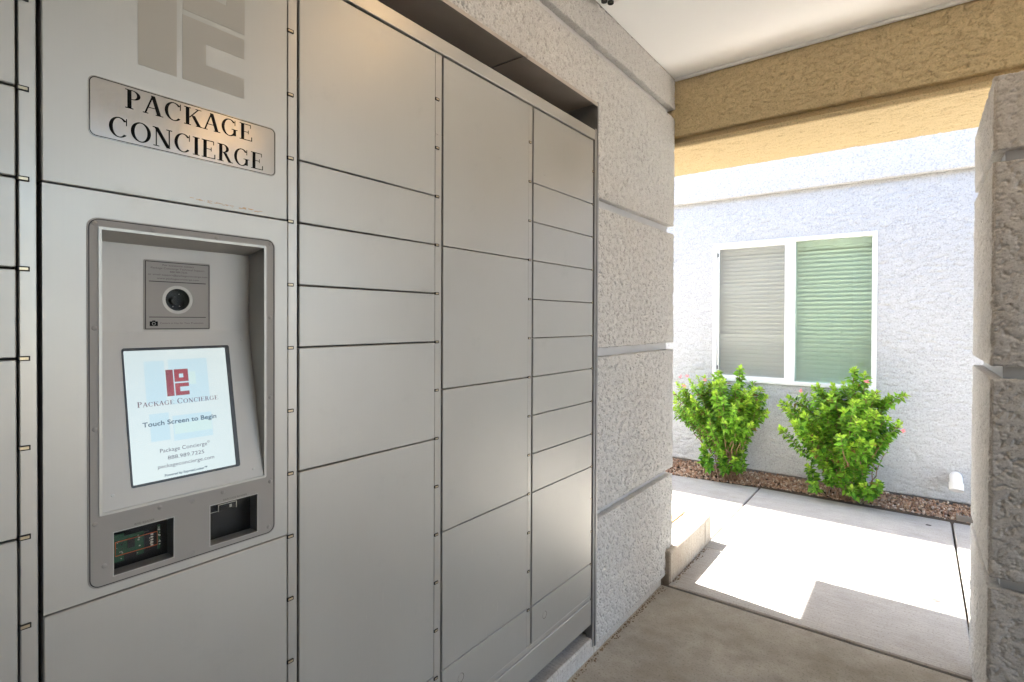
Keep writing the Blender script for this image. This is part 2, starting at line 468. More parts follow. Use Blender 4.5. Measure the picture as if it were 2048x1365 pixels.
class SM:                                                  # big numpy mesh
    def __init__(s): s.V = []; s.F = []; s.n = 0
    def sheet(s, O, U, Vd, N, lu, lv, step, amp, H, u0=0.0, v0=0.0, skirt=.03, hole=None):
        O, U, Vd, N = (np.array(k, float) for k in (O, U, Vd, N))
        nu = max(2, int(round(lu / step)) + 1); nv = max(2, int(round(lv / step)) + 1)
        uu, vv = np.meshgrid(np.linspace(0, lu, nu), np.linspace(0, lv, nv))
        h = (sampleh(H, uu + u0, vv + v0) - .8) * amp
        P = O + uu[..., None] * U + vv[..., None] * Vd + h[..., None] * N
        # wobble the outline a little so edges are not ruler-straight
        wob = (sampleh(H, uu * 1.3 + u0 + .5, vv * 1.3 + v0 + .7) - .5) * amp * .8
        eu = (np.arange(nu) == 0) * 1.0 - (np.arange(nu) == nu - 1) * 1.0
        ev = (np.arange(nv) == 0) * 1.0 - (np.arange(nv) == nv - 1) * 1.0
        P += (np.abs(wob) * eu[None, :])[..., None] * U + (np.abs(wob) * ev[:, None])[..., None] * Vd
        # rounded rim
        rim = np.minimum(np.minimum(uu, lu - uu), np.minimum(vv, lv - vv))
        P -= (np.clip(1 - rim / .008, 0, 1) ** 2 * .0045)[..., None] * N
        idx = np.arange(nu * nv).reshape(nv, nu) + s.n
        a, b, c, d = idx[:-1, :-1], idx[:-1, 1:], idx[1:, 1:], idx[1:, :-1]
        s.V.append(P.reshape(-1, 3)); s.n += nu * nv
        flip = np.dot(np.cross(U, Vd), N) < 0
        fq = np.stack([a, b, c, d] if not flip else [d, c, b, a], -1).reshape(-1, 4)
        if hole:
            cu = ((uu[:-1, :-1] + uu[1:, 1:]) / 2).ravel(); cv = ((vv[:-1, :-1] + vv[1:, 1:]) / 2).ravel()
            fq = fq[~((cu > hole[0]) & (cu < hole[1]) & (cv > hole[2]) & (cv < hole[3]))]
        s.F.append(fq)
        bord = np.concatenate([idx[0, :], idx[1:, -1], idx[-1, -2::-1], idx[-2:0:-1, 0]])
        Pb = P.reshape(-1, 3)[bord - (s.n - nu * nv)] - N * skirt
        bi = np.arange(len(bord)) + s.n; s.V.append(Pb); s.n += len(bord)
        r = np.roll(bord, -1); rb = np.roll(bi, -1)
        s.F.append(np.stack([bord, bi, rb, r] if not flip else [r, rb, bi, bord], -1)); return s
    def box(s, *a):
        V, Fc = orient(*cbox(*a)); s.V.append(np.array(V)); s.F.append(np.array(Fc) + s.n); s.n += 8; return s
    def build(s, name, mat, parent=None):
        V = np.concatenate(s.V); Fq = np.concatenate(s.F); c = (V.min(0) + V.max(0)) / 2
        me = bpy.data.meshes.new(name); me.vertices.add(len(V)); me.vertices.foreach_set('co', (V - c).ravel())
        me.loops.add(Fq.size); me.loops.foreach_set('vertex_index', Fq.ravel().astype(np.int32))
        me.polygons.add(len(Fq)); me.polygons.foreach_set('loop_start', np.arange(0, Fq.size, 4, dtype=np.int32))
        me.polygons.foreach_set('loop_total', np.full(len(Fq), 4, np.int32))
        me.materials.append(MAT[mat]); me.update(calc_edges=True); me.validate()
        return place(bpy.data.objects.new(name, me), c, parent)

# ================================================================== GROUND AND PAVING
g = 90.0
tag(add('ground', [(-g, -g, -.06), (g, -g, -.06), (g, g, -.06), (-g, g, -.06)], [(0, 1, 2, 3)], 'desert_ground'), kind='structure')
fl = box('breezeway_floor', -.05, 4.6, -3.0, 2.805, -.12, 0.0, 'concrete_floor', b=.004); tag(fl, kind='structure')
sw = box('sidewalk', -6, 6.0, 2.80, 5.0, -.12, -.045, 'joint_dirt'); tag(sw, kind='structure')
def slab(pts, zt=0.0, name='slab', mat='concrete_walk', b=.006):
    n = len(pts); c = Vector((sum(p[0] for p in pts) / n, sum(p[1] for p in pts) / n))
    ins = [(p[0] + (b if p[0] < c.x else -b), p[1] + (b if p[1] < c.y else -b)) for p in pts]
    V = [(x, y, -.10) for x, y in pts] + [(x, y, zt - b) for x, y in pts] + [(x, y, zt) for x, y in ins]
    Fc = [list(range(2 * n, 3 * n))]
    for l in (0, n):
        Fc += [[l + k, l + (k + 1) % n, l + n + (k + 1) % n, l + n + k] for k in range(n)]
    return add(name, V, Fc, mat, sw)
slab([(.027, 2.832), (1.299, 2.832), (1.299, 3.447), (.027, 3.447)])
slab([(.027, 3.454), (1.299, 3.454), (1.299, 4.985), (.027, 4.965)])
slab([(1.311, 2.832), (2.85, 2.832), (2.85, 3.9), (1.311, 3.9)])
slab([(1.311, 3.907), (2.85, 3.907), (2.85, 5.0), (1.311, 5.0)])
slab([(2.862, 2.832), (6, 2.832), (6, 5.0), (2.862, 5.0)])
slab([(-1.45, 3.60), (.017, 3.60), (.017, 4.962), (-1.45, 4.80)])
slab([(-6, 3.60), (-1.462, 3.60), (-1.462, 4.80), (-6, 4.80)])
# the raised landing beside the wall end
ld = empty('raised_landing', (-1.2, 3.2, 0)); tag(ld, kind='structure')
V = []; Fc = []
prof = [(2.846, .168), (3.10, .170), (3.42, .172)]
mb = MB(); mb.box(-3.2, .032, 2.846, 3.445, -.1, .172, b=.008); mb.build('landing_slab', 'concrete_step', ld)
mb = MB(); mb.box(-3.2, .030, 3.449, 3.575, -.1, .174, b=.008); mb.build('landing_slab', 'concrete_step', ld)
mt = box('tan_patch', -1.0, -.115, 3.24, 3.50, .172, .181, 'dull_tan', b=.003)  # thin slab standing in for a tan patch of unknown kind
tag(mt, 'small tan patch on the raised landing behind the wall end', 'mat')
# leftover dirt and grit in the joint by the breezeway
mb = MB()
for k in range(420):
    x = rng.uniform(.03, 1.5); y = 2.821 + rng.normal(0, .012); s = rng.uniform(.003, .009)
    mb.box(x - s, x + s, y - s * .6, y + s * .6, -.047, -.040 + s * rng.uniform(.5, 1.6), b=s * .3)
tag(mb.build('joint_debris', 'joint_dirt'), 'brown grit and debris caught in the paving joint', 'debris', kind='stuff')
for (x, y, r) in ((1.171, 4.786, .016), (1.186, 3.509, .022), (.367, 2.953, .006), (.45, 2.99, .005), (.24, 2.94, .005)):
    V = [(x + r * (1 + .25 * rng.standard_normal()) * math.cos(a), y + r * .8 * math.sin(a) * (1 + .2 * rng.standard_normal()), .0006) for a in np.linspace(0, 6.28, 13)[:-1]]
    V2 = [(a[0], a[1], .0030) for a in V]
    add('gum_spot', V + V2, [list(range(12, 24))] + [[k, (k + 1) % 12, 12 + (k + 1) % 12, 12 + k] for k in range(12)], 'gum', sw)
# grime line where the slab meets the landing and the wall foot: small ragged pieces
def grit(name, path, n, spread, smin, smax, label):
    mb = MB()
    for k in range(n):
        (x0, y0), (x1, y1) = path; f = rng.uniform(); s = rng.uniform(smin, smax)
        x = x0 + (x1 - x0) * f + abs(rng.normal(0, spread)) * (1 if y1 != y0 else 0); y = y0 + (y1 - y0) * f
        mb.box(x - s, x + s, y - s, y + s, -.001, s * rng.uniform(.3, .9), b=s * .3)
    tag(mb.build(name, 'grit_soil'), label, 'grit', kind='stuff')
grit('grit', ((.034, 2.87), (.034, 3.42)), 150, .010, .0012, .0038, 'dark grit gathered along the foot of the landing step')
grit('grit', ((.006, 1.5), (.006, 2.80)), 300, .010, .0012, .0036, 'brown grit along the foot of the stucco wall')

# gravel bed
NS = 7000
phi = (1 + 5 ** .5) / 2
ico = np.array([(-1, phi, 0), (1, phi, 0), (-1, -phi, 0), (1, -phi, 0), (0, -1, phi), (0, 1, phi), (0, -1, -phi), (0, 1, -phi), (phi, 0, -1), (phi, 0, 1), (-phi, 0, -1), (-phi, 0, 1)]) / math.sqrt(1 + phi * phi)
icf = np.array([(0, 11, 5), (0, 5, 1), (0, 1, 7), (0, 7, 10), (0, 10, 11), (1, 5, 9), (5, 11, 4), (11, 10, 2), (10, 7, 6), (7, 1, 8), (3, 9, 4), (3, 4, 2), (3, 2, 6), (3, 6, 8), (3, 8, 9), (4, 9, 5), (2, 4, 11), (6, 2, 10), (8, 6, 7), (9, 8, 1)])
gx = rng.uniform(-1.7, 2.4, NS); gt = rng.uniform(0, 1, NS) ** .9
ge = np.where(gx < .02, 4.965 + (gx - .02) * .105, 4.985); gy = ge + .012 + gt * (5.145 - ge - .012)
gz = -.012 + .090 * gt + rng.uniform(0, .012, NS); gs = rng.uniform(.0055, .0130, NS)
V = ico[None] * (1 + .22 * rng.standard_normal((NS, 12, 1))) * (gs[:, None] * rng.uniform(.65, 1.25, (NS, 3)))[:, None, :]
V = V + np.stack([gx, gy, gz], -1)[:, None, :]
Fg = icf[None] + (np.arange(NS) * 12)[:, None, None]
me = bpy.data.meshes.new('gravel'); me.from_pydata(V.reshape(-1, 3).tolist(), [], Fg.reshape(-1, 3).tolist()); me.materials.append(MAT['gravel_stone'])
gr = place(bpy.data.objects.new('gravel', me), (0, 0, 0)); tag(gr, 'brown gravel in the narrow bed along the far wall', 'gravel', kind='stuff')
tag(add('planting_bed', [(-6, 4.78, -.03), (6, 4.78, -.03), (6, 5.17, .035), (-6, 5.17, .035)], [(0, 1, 2, 3)], 'joint_dirt'), kind='structure')

# ================================================================== CEILING, ROOF
ce = box('ceiling', .0, 4.6, -3.0, 2.949, 2.794, 2.90, 'ceiling_plaster'); tag(ce, kind='structure')
box('ceiling_trim', .004, 4.59, 2.930, 2.9485, 2.779, 2.7935, 'white_vinyl', ce, b=.003)
rf = box('roof', -5.0, 4.6, -3.0, 2.945, 2.91, 3.45, 'dark_roof'); tag(rf, kind='structure')
xw = box('side_light_block', 4.6, 4.8, -3.2, .55, 0, 2.90, 'ceiling_plaster'); tag(xw, kind='structure')  # unseen wall, added to cut side daylight and darken the leftmost locker doors
rw = box('rear_light_block', -.2, 4.6, -3.2, -3.0, 0, 2.80, 'ceiling_plaster'); tag(rw, kind='structure')  # unseen wall, added to keep the space behind the camera dark

# ================================================================== WALL WITH THE LOCKER OPENING
wa = empty('stucco_wall', (-.12, 2.5, 0), 'grey stucco wall banded by smooth grooves, framing the parcel lockers', 'wall')
GRV = [(.580, .612), (1.281, 1.317), (1.927, 1.967), (2.577, 2.621)]
mb = MB()
mb.box(-5, -.030, 2.06, 2.918, 0, 2.792)
mb.box(-5, -.030, -3.0, 2.058, 2.385, 2.792)
mb.box(-5, -.53, -3.0, 2.058, 0, 2.384)
mb.box(-.549, -.030, -3.0, -1.16, 0, 2.384)
mb.build('wall_core', 'reglet', wa)
courses = [(.034, GRV[0][0]), (GRV[0][1], GRV[1][0]), (GRV[1][1], GRV[2][0]), (GRV[2][1], GRV[3][0]), (GRV[3][1], 2.793)]
for k, (z0, z1) in enumerate(courses):
    s = SM(); y0 = 2.046 if k < 4 else -3.0
    if k < 3:
        s.sheet((.002, y0, z0), (0, 1, 0), (0, 0, 1), (1, 0, 0), 2.95 - y0, z1 - z0, .0030, .0085, H_NEAR, y0, z0, .034)
    elif k == 3:
        s.sheet((.002, .6, z0), (0, 1, 0), (0, 0, 1), (1, 0, 0), 2.35, z1 - z0, .0030, .0085, H_NEAR, .6, z0, .034, hole=(-1, 2.046 - .6, -1, 2.366 - z0))
        s.box(-.029, .0, -3, .599, 2.368, z1); s.box(-.029, -.012, .6, 2.07, 2.370, 2.42); s.box(-.029, -.012, 2.0475, 2.09, z0 + .01, 2.3695)
    else:
        s.sheet((.002, .6, z0), (0, 1, 0), (0, 0, 1), (1, 0, 0), 2.35, z1 - z0, .0030, .0085, H_NEAR, .6, z0, .034)
        s.box(-.029, .000, -3, .599, z0, z1)
    s.box(-4.9, -.031, 2.9181, 2.948, z0 + .001, z1 - .001)
    if k == 0: s.box(-.029, .0, -3, -1.16, .034, 2.366)
    s.build('stucco_panel', 'stucco_grey', wa)
# stem wall strip under the stucco, with its broken end, and the pad under the lockers
mb = MB(); mb.box(-.05, -.003, 2.046, 2.80, -.05, .033, b=.003)
mb.build('stem_wall', 'concrete_pad', wa)
mb = MB(); mb.box(-.60, -.002, -1.16, 2.044, -.05, .072, b=.006); mb.build('sill_pad', 'concrete_pad', wa)
# sheet-metal lining of the opening
mb = MB()
mb.box(-.45, .0035, 2.0415, 2.0455, .034, 2.372, b=.001); mb.box(.0012, .0040, 2.0395, 2.052, .036, 2.372)
mb.box(-.032, .0005, 2.0240, 2.0412, .036, 2.255, b=.001)
mb.build('jamb_lining', 'flash_metal', wa)
mb = MB(); mb.box(-.548, .0020, -1.15, 1.52, 2.3665, 2.3695, b=.0008); mb.box(-.548, .0030, 1.523, 2.0410, 2.3640, 2.3672, b=.0008)
mb.box(-.0015, .0035, -1.15, 1.52, 2.3540, 2.3660); mb.box(-.0012, .0042, 1.523, 2.041, 2.3520, 2.3635)
mb.build('head_lining', 'head_metal', wa)

# ================================================================== BEAM
bmn = empty('stucco_beam', (1.3, 3.24, 2.41), 'tan stucco beam across the breezeway opening with a groove near its lower edge', 'beam')
s = SM()
s.sheet((-.35, 2.9505, 2.470), (1, 0, 0), (0, 0, 1), (0, -1, 0), 3.95, .31, .0042, .0085, H_TAN, 0, 0, .03)
s.sheet((-.35, 2.9505, 2.408), (1, 0, 0), (0, 0, 1), (0, -1, 0), 3.95, .027, .0055, .002, H_TAN, 0, .4, .03)
s.sheet((-.35, 2.953, 2.408), (1, 0, 0), (0, 1, 0), (0, 0, -1), 3.95, .575, .006, .0070, H_FAR, .3, .2, .02)
s.build('stucco_face', 'stucco_tan', bmn)
mb = MB(); mb.box(-.94, 4.6, 2.986, 3.526, 2.42, 2.478); mb.box(-.94, 4.6, 2.960, 3.526, 2.4781, 3.20); mb.box(-.94, -.351, 2.951, 3.527, 2.41, 2.415); mb.box(3.601, 4.6, 2.951, 3.527, 2.41, 2.415); mb.box(3.601, 4.6, 2.951, 2.9595, 2.4151, 2.79); mb.build('beam_core', 'stucco_tan', bmn)

# ================================================================== PIER
pr = empty('stucco_pier', (1.52, 2.6, 0), 'grey stucco pier with recessed bands at the right edge of the walkway', 'pier')
PX0, PX1, PY0, PY1 = 1.283, 1.80, 2.2595, 2.947
box('pier_core', PX0 + .032, PX1 - .03, PY0 + .032, PY1 - .03, 0, 2.205, 'reglet', pr)
pc = [(.030, .596), (.628, 1.260), (1.297, 1.942), (1.974, 2.213)]
for z0, z1 in pc:
    s = SM()
    s.sheet((PX0, PY0 + .002, z0), (0, 1, 0), (0, 0, 1), (-1, 0, 0), PY1 - PY0 - .002, z1 - z0, .0036, .0065, H_NEAR, 1.1, z0 + .3, .032)
    s.sheet((PX0 + .002, PY0, z0), (1, 0, 0), (0, 0, 1), (0, -1, 0), PX1 - PX0, z1 - z0, .0036, .0065, H_NEAR, .2, z0 + 1.3, .032)
    s.box(PX0 + .031, PX1, PY1 - .029, PY1 - .001, z0, z1); s.box(PX1 - .029, PX1, PY0 + .033, PY1 - .030, z0, z1)
    s.build('stucco_block', 'stucco_grey', pr)
    box('casing_bead', PX0 + .006, PX1 - .004, PY0 + .006, PY1 - .004, z1 - .010, z1 - .0045, 'reglet_beige', pr)
    box('casing_bead', PX0 + .006, PX1 - .004, PY0 + .006, PY1 - .004, z0 + .0045, z0 + .010, 'reglet_beige', pr)

# ================================================================== FAR BUILDING
fb = empty('stucco_house', (.2, 5.6, 0), 'pale stucco building with white trim band and sliding window behind the shrubs', 'building')
FY = 5.156; WX0, WX1, WZ0, WZ1 = -.440, .838, .885, 2.165
s = SM(); st = .0075; am = .0068
zt = 2.575
s.sheet((-2.2, FY, .095), (1, 0, 0), (0, 0, 1), (0, -1, 0), 4.9, zt - .095, st, am, H_FAR, -2.2, .095, hole=(WX0 + 2.2 + .006, WX1 + 2.2 - .006, WZ0 - .095 + .006, WZ1 - .095 - .006))
s.box(-9, -2.2, FY, FY + .02, .095, zt); s.box(2.7, 9, FY, FY + .02, .095, zt)
s.build('wall_face', 'stucco_far', fb)
mb = MB()
mb.box(-9, WX0 - .002, FY + .025, FY + .20, -.1, 5.7); mb.box(WX1 + .002, 9, FY + .025, FY + .20, -.1, 5.7)
mb.box(WX0 - .002, WX1 + .002, FY + .025, FY + .20, -.1, WZ0 - .002); mb.box(WX0 - .002, WX1 + .002, FY + .025, FY + .20, WZ1 + .002, 5.7)
mb.build('wall_body', 'stucco_far', fb)
box('foundation', -9, 9, FY + .008, FY + .024, -.1, .093, 'foundation', fb)
s = SM(); s.sheet((-2.2, FY - .046, 2.568), (1, 0, 0), (0, 0, 1), (0, -1, 0), 4.9, .36, .0075, .0045, H_FAR, .4, .7, .05)
s.box(-9, -2.21, FY - .046, FY, 2.568, 2.93); s.box(2.71, 9, FY - .046, FY, 2.568, 2.93)
s.build('trim_band', 'stucco_trim', fb)
box('upper_wall', -9, 9, FY, FY + .02, 2.94, 5.7, 'stucco_far', fb)
box('eave', -9.3, 9.3, FY - .40, FY + 3.5, 5.70, 5.90, 'dark_roof', fb)
V = [(-1.0, 5.40, .6), (1.4, 5.40, .6), (1.4, 7.2, .6), (-1.0, 7.2, .6), (-1.0, 5.40, 2.5), (1.4, 5.40, 2.5), (1.4, 7.2, 2.5), (-1.0, 7.2, 2.5)]
add('room', V, [(0, 1, 2, 3), (7, 6, 5, 4), (3, 2, 6, 7), (1, 5, 6, 2), (0, 3, 7, 4)], 'interior_paint', fb)
# window: part of the house; frame members and panes below it
win = MB(); win.box(WX0 - .004, WX1 + .004, FY + .10, FY + .19, WZ0 - .002, WZ0 + .012, b=.003)
wo = win.build('window', 'white_vinyl', fb); WL[wo] = WL[fb] + Vector(wo.location)
fw = .034; y0, y1 = FY - .010, FY + .075
for nm, a in (('frame', (WX0, WX1, y0, y1, WZ1 - fw, WZ1)), ('frame', (WX0, WX1, y0, y1, WZ0, WZ0 + fw)),
              ('frame', (WX0, WX0 + fw, y0 + .001, y1, WZ0 + fw, WZ1 - fw)), ('frame', (WX1 - fw, WX1, y0 + .001, y1, WZ0 + fw, WZ1 - fw)),
              ('meeting_rail', (.183, .252, y0 + .004, y1, WZ0 + fw, WZ1 - fw))):
    box(nm, *a, 'white_vinyl', wo, b=.004)
sx0, sx1, sz0, sz1 = WX0 + fw + .002, .181, WZ0 + fw + .002, WZ1 - fw - .002
for a in ((sx0, sx1, y0 + .014, y0 + .026, sz1 - .020, sz1), (sx0, sx1, y0 + .014, y0 + .026, sz0, sz0 + .020),
          (sx0, sx0 + .018, y0 + .015, y0 + .026, sz0 + .02, sz1 - .02), (sx1 - .012, sx1, y0 + .015, y0 + .026, sz0 + .02, sz1 - .02)):
    box('screen_frame', *a, 'white_vinyl', wo, b=.002)
for z in (sz0 + .07, sz1 - .09): box('screen_clip', sx0 + .001, sx0 + .010, y0 + .008, y0 + .0145, z, z + .035, 'black_plastic', wo, b=.002)
add('insect_screen', [(sx0 + .018, y0 + .020, sz0 + .02), (sx1 - .012, y0 + .020, sz0 + .02), (sx1 - .012, y0 + .020, sz1 - .02), (sx0 + .018, y0 + .020, sz1 - .02)], [(0, 1, 2, 3)], 'insect_screen', wo)
box('pane', sx0 - .001, .184, FY + .040, FY + .044, WZ0 + fw - .001, WZ1 - fw + .001, 'clear_glass', wo)
box('pane', .251, WX1 - fw + .001, FY + .020, FY + .024, WZ0 + fw - .001, WZ1 - fw + .001, 'window_glass', wo)
# blind
bl = empty('window_blind', (.2, 5.27, .93), 'pale horizontal slatted blind hanging inside the window', 'blind')
box('headrail', WX0 + .01, WX1 - .01, 5.245, 5.295, 2.085, 2.150, 'blind_vinyl', bl, b=.004)
pitch = .0362; ang = R(-58); sh = None
hw = .0255
prof = [(-hw, .0), (-hw * .5, .0028), (0, .0037), (hw * .5, .0028), (hw, 0)]
Vs = []; 
for x in (WX0 + .012 - .2, WX1 - .012 - .2):
    for a, b in prof: Vs.append((x, a * math.cos(ang) - b * math.sin(ang), a * math.sin(ang) + b * math.cos(ang)))
    for a, b in reversed(prof): Vs.append((x, a * math.cos(ang) - (b - .0025) * math.sin(ang), a * math.sin(ang) + (b - .0025) * math.cos(ang)))
n = len(prof) * 2
Fs = [(k, (k + 1) % n, n + (k + 1) % n, n + k) for k in range(n)] + [tuple(range(n - 1, -1, -1)), tuple(range(n, 2 * n))]
slm = mesh_from('slat', Vs, Fs, 'blind_vinyl')
for k in range(32):
    o = place(bpy.data.objects.new('slat', slm), (.2, 5.27, 2.062 - k * pitch), bl); o.rotation_euler.x = R(rng.normal(0, .4)); o.rotation_euler.y = R(rng.normal(0, .02))
box('bottom_rail', WX0 + .012, WX1 - .012, 5.25, 5.29, .905, .922, 'blind_vinyl', bl, b=.003)
for x in (-.26, .02, .41, .69): 
    V, Fc = tube([(x, 5.245, 2.09), (x, 5.245, .92)], .0011, 5); add('cord', V, Fc, 'blind_vinyl', bl)
# drain elbow and grate
el = empty('drain_pipe', (1.332, 5.10, .17), 'white plastic drain elbow sticking out of the far wall', 'pipe')
pts = [(1.332, 5.16, .288), (1.332, 5.120, .288)] + [(1.332, 5.120 - .060 * math.sin(R(a)), .228 + .060 * math.cos(R(a))) for a in (12, 24, 36, 48, 60)]
dv = Vector((0, -math.cos(R(60)), -math.sin(R(60)))); pe = Vector(pts[-1])
V, Fc = tube(pts, .0385, 26, caps=False); add('elbow', V, Fc, 'white_pvc', el, smooth=True)
V, Fc = tube([pe - dv * .004, pe - dv * .002, pe + dv * .052, pe + dv * .0522, pe + dv * .010], [.0388, .0435, .0435, .0395, .0392], 26, caps=False); add('socket', V, Fc, 'white_pvc', el)
V, Fc = tube([pe + dv * .006, pe + dv * .034], .0388, 26); add('bore', V, Fc, 'pipe_inside', el)
gt_ = empty('drain_grate', (1.40, 5.06, .03), 'small slotted drain grate set in the gravel under the pipe', 'grate')
m_ = MB()
for a in ((1.33, 1.50, 4.998, 5.010), (1.33, 1.50, 5.108, 5.120), (1.33, 1.342, 5.010, 5.108), (1.488, 1.50, 5.010, 5.108)): m_.box(*a, .0, .047, b=.002)
m_.build('grate_frame', 'iron', gt_)
for k in range(7):
    x = 1.352 + k * .0205; box('bar', x, x + .009, 5.0102, 5.1078, .034, .045, 'iron', gt_, b=.001)
box('well', 1.343, 1.487, 5.011, 5.107, .0, .020, 'dark_gap', gt_)

# ================================================================== PARCEL LOCKERS
lk = empty('parcel_locker', (-.25, .85, .072), 'bank of satin grey steel parcel lockers with a touch-screen kiosk, set in the wall', 'locker')
U = .1391; ZT = 2.200; ZB = .250
gz_ = lambda k: 1.930 - U * k                                # joint heights
cols = [                                                    # (left, right, joints)
    (-.700, -.270, [ZT, gz_(1), gz_(3), gz_(4), gz_(6), gz_(9), ZB]),
    (-.248, .193, [ZT, gz_(0), gz_(1), gz_(2), gz_(3), gz_(4), gz_(6), gz_(9), ZB]),
    (.2205, .6346, None),
    (.6601, 1.0831, [ZT, gz_(1), gz_(2), gz_(3), gz_(4), gz_(6), .409, ZB + .001]),
    (1.1131, 1.5431, [ZT, gz_(2), gz_(5), gz_(8), .409, ZB + .001]),
    (1.5698, 2.0050, [ZT] + [gz_(k) for k in range(9)] + [.404, ZB + .001]),
]
box('cabinet_body', -.52, -.090, -.72, 2.012, .160, 2.235, 'dark_gap', lk)
G = .0016
def door(y0, y1, z0, z1, name='door'):
    yc, zc = (y0 + y1) / 2, (z0 + z1) / 2
    V, Fc = cbox(-.030, 0, y0 - yc + G, y1 - yc - G, z0 - zc + G, z1 - zc - G, .0016)
    o = place(bpy.data.objects.new(name, mesh_from(name, V, Fc, 'locker_steel')), (0, yc, zc), lk)
    o.rotation_euler = (0, R(rng.normal(0, .07)), R(rng.normal(0, .07)))
    return o
for y0, y1, js in cols:
    if js is None: continue
    for a, b in zip(js[:-1], js[1:]): door(y0, y1, b, a, 'kick_panel' if b < .30 and a < .45 else 'door')
# posts between the columns
posts = [(-.268, -.250), (.1952, .2165), (.6366, .6585), (1.0850, 1.1115), (1.5450, 1.5682), (2.0068, 2.0165)]
for a, b in posts: box('post', -.032, -.0035, a, b, ZB, ZT + .002, 'locker_post', lk, b=.0012)
hd = box('header', -.50, .0035, -.72, 2.018, ZT + .0035, 2.2456, 'locker_post', lk, b=.0015)
box('plinth', -.45, .0020, -.72, 2.0085, .142, ZB - .003, 'locker_post', lk, b=.0025)
box('kick_strip', -.03, .0010, -.72, 2.003, ZB + .0005, ZB + .0195, 'locker_post', lk, b=.001)
box('leveling_foot', -.20, -.16, 1.88, 1.92, .073, .142, 'rubber', lk); box('leveling_foot', -.20, -.16, .2, .24, .073, .142, 'rubber', lk)
# latch tabs on the posts, one at every step of the grid
mb = MB(); mb.box(-.0035, .0006, -.0072, .0046, -.0026, .0026, b=.0008, i=0); mb.box(-.0034, .0002, -.0085, .0060, -.0038, .0038, i=1)
tabm = mesh_from('latch_tab', mb.V, mb.F, ['zinc_tab', 'dark_gap'], mb.I)
for y in (.2015, .6425, 1.0925, 1.5515, 2.0095):
    z = gz_(-1)
    while z > .30:
        place(bpy.data.objects.new('latch_tab', tabm), (-.0006, y, z), lk); z -= U
# key holes on the kick panels
for y, z in ((1.196, .347), (1.654, .339), (.73, .345)):
    V, Fc = tube([(-.004, y, z), (.0004, y, z)], .0135, 22); add('lock_ring', V, Fc, 'ink_soft', lk)
    V, Fc = tube([(-.004, y - .0015, z + .001), (.0011, y - .0015, z + .001)], .0120, 22); add('lock_plug', V, Fc, 'locker_post', lk)

# ---- kiosk column
KY0, KY1 = .2205, .6346
fm0 = face_map(0.0)
top = door(KY0, KY1, gz_(2), ZT, 'sign_panel')
sp = WL[top]
mb = MB(); plate(mb, rrect(.281, .606, 1.741, 1.843, .011), [], fm0, .0002, .0009); sg = mb.build('name_plate', 'plate_vinyl', top)
mb = MB(); plate(mb, rrect(.2825, .6045, 1.7425, 1.8415, .010), [rrect(.2838, .6032, 1.7438, 1.8402, .009)], fm0, .0009, .0012); mb.build('border_line', 'ink', top)
mb = MB()
roman(mb, ['PACKAGE'], .3320, .5555, 1.8030, .0330, fm0, .0012)
roman(mb, ['CONCIERGE'], .3085, .5785, 1.7490, .0340, fm0, .0012)
mb.build('lettering', 'ink', top)
mb = MB()
plate(mb, rect(.3527, .4147, 1.8855, 2.132), [], fm0, .0001, .0005)
plate(mb, rect(.4252, .5402, 2.0160, 2.132), [rect(.466, .504, 2.0590, 2.0975)], fm0, .0001, .0005)
plate(mb, [(.4245, 1.8860), (.5395, 1.8860), (.5395, 1.9265), (.4660, 1.9265), (.4660, 1.9665), (.5395, 1.9665), (.5395, 2.0060), (.4245, 2.0060)], [], fm0, .0001, .0005)
mb.build('emblem', 'logo_film', top)
door(KY0, KY1, ZB + .02, gz_(7) + .006)
# kiosk door with openings
KZ0, KZ1 = gz_(7) + .006, gz_(2)
RY0, RY1, RZ0, RZ1 = .2990, .5800, 1.1060, 1.5865
holes = [rect(RY0, RY1, RZ0, RZ1), rect(.3140, .4085, .9925, 1.0680), rect(.4715, .5665, .9910, 1.0710)]
mb = MB(); plate(mb, rect(KY0 + G, KY1 - G, KZ0 + G, KZ1 - G), holes, fm0, -.030, 0.0)
ko = mb.build('kiosk_panel', 'locker_steel', lk); WL[ko] = WL[lk] + Vector(ko.location)
tag(ko, 'kiosk panel with recessed touch screen and two reader windows')
mb = MB(); plate(mb, rrect(.2785, .6045, .9790, 1.6060, .017), [rect(RY0 - .005, RY1 + .005, RZ0 - .005, RZ1 + .005), rect(.3135, .4090, .992, 1.0685), rect(.4710, .567, .9905, 1.0715)], fm0, .0001, .0011)
mb.build('bezel', 'bezel_film', ko)
mb = MB(); plate(mb, rrect(.2805, .6025, .9810, 1.6040, .0155), [rrect(.2820, .6010, .9825, 1.6025, .0142)], fm0, .0011, .0014); mb.build('bezel_line', 'film_line', ko)
mb = MB(); plate(mb, rrect(RY0 - .0048, RY1 + .0048, RZ0 - .0048, RZ1 + .0048, .003, 2), [rect(RY0, RY1, RZ0, RZ1)], fm0, .0005, .0024); mb.build('recess_lip', 'locker_steel', ko)
# recess shell: top, sides, upright back, sloped screen plate
DX, CZ = -.062, 1.411
V = [(0, RY0, RZ1), (0, RY1, RZ1), (DX, RY1, RZ1 - .012), (DX, RY0, RZ1 - .012), (DX, RY1, CZ), (DX, RY0, CZ), (0, RY1, RZ0), (0, RY0, RZ0)]
m_ = MB(); m_.put(V, [(0, 1, 2, 3), (5, 4, 6, 7), (0, 3, 5, 7), (1, 6, 4, 2)]); plate(m_, rect(RY0, RY1, CZ, RZ1 - .012), [circ(.4390, 1.4738, .0250)], face_map(DX), -.003, 0.0)
m_.build('recess_shell', 'recess_steel', ko)
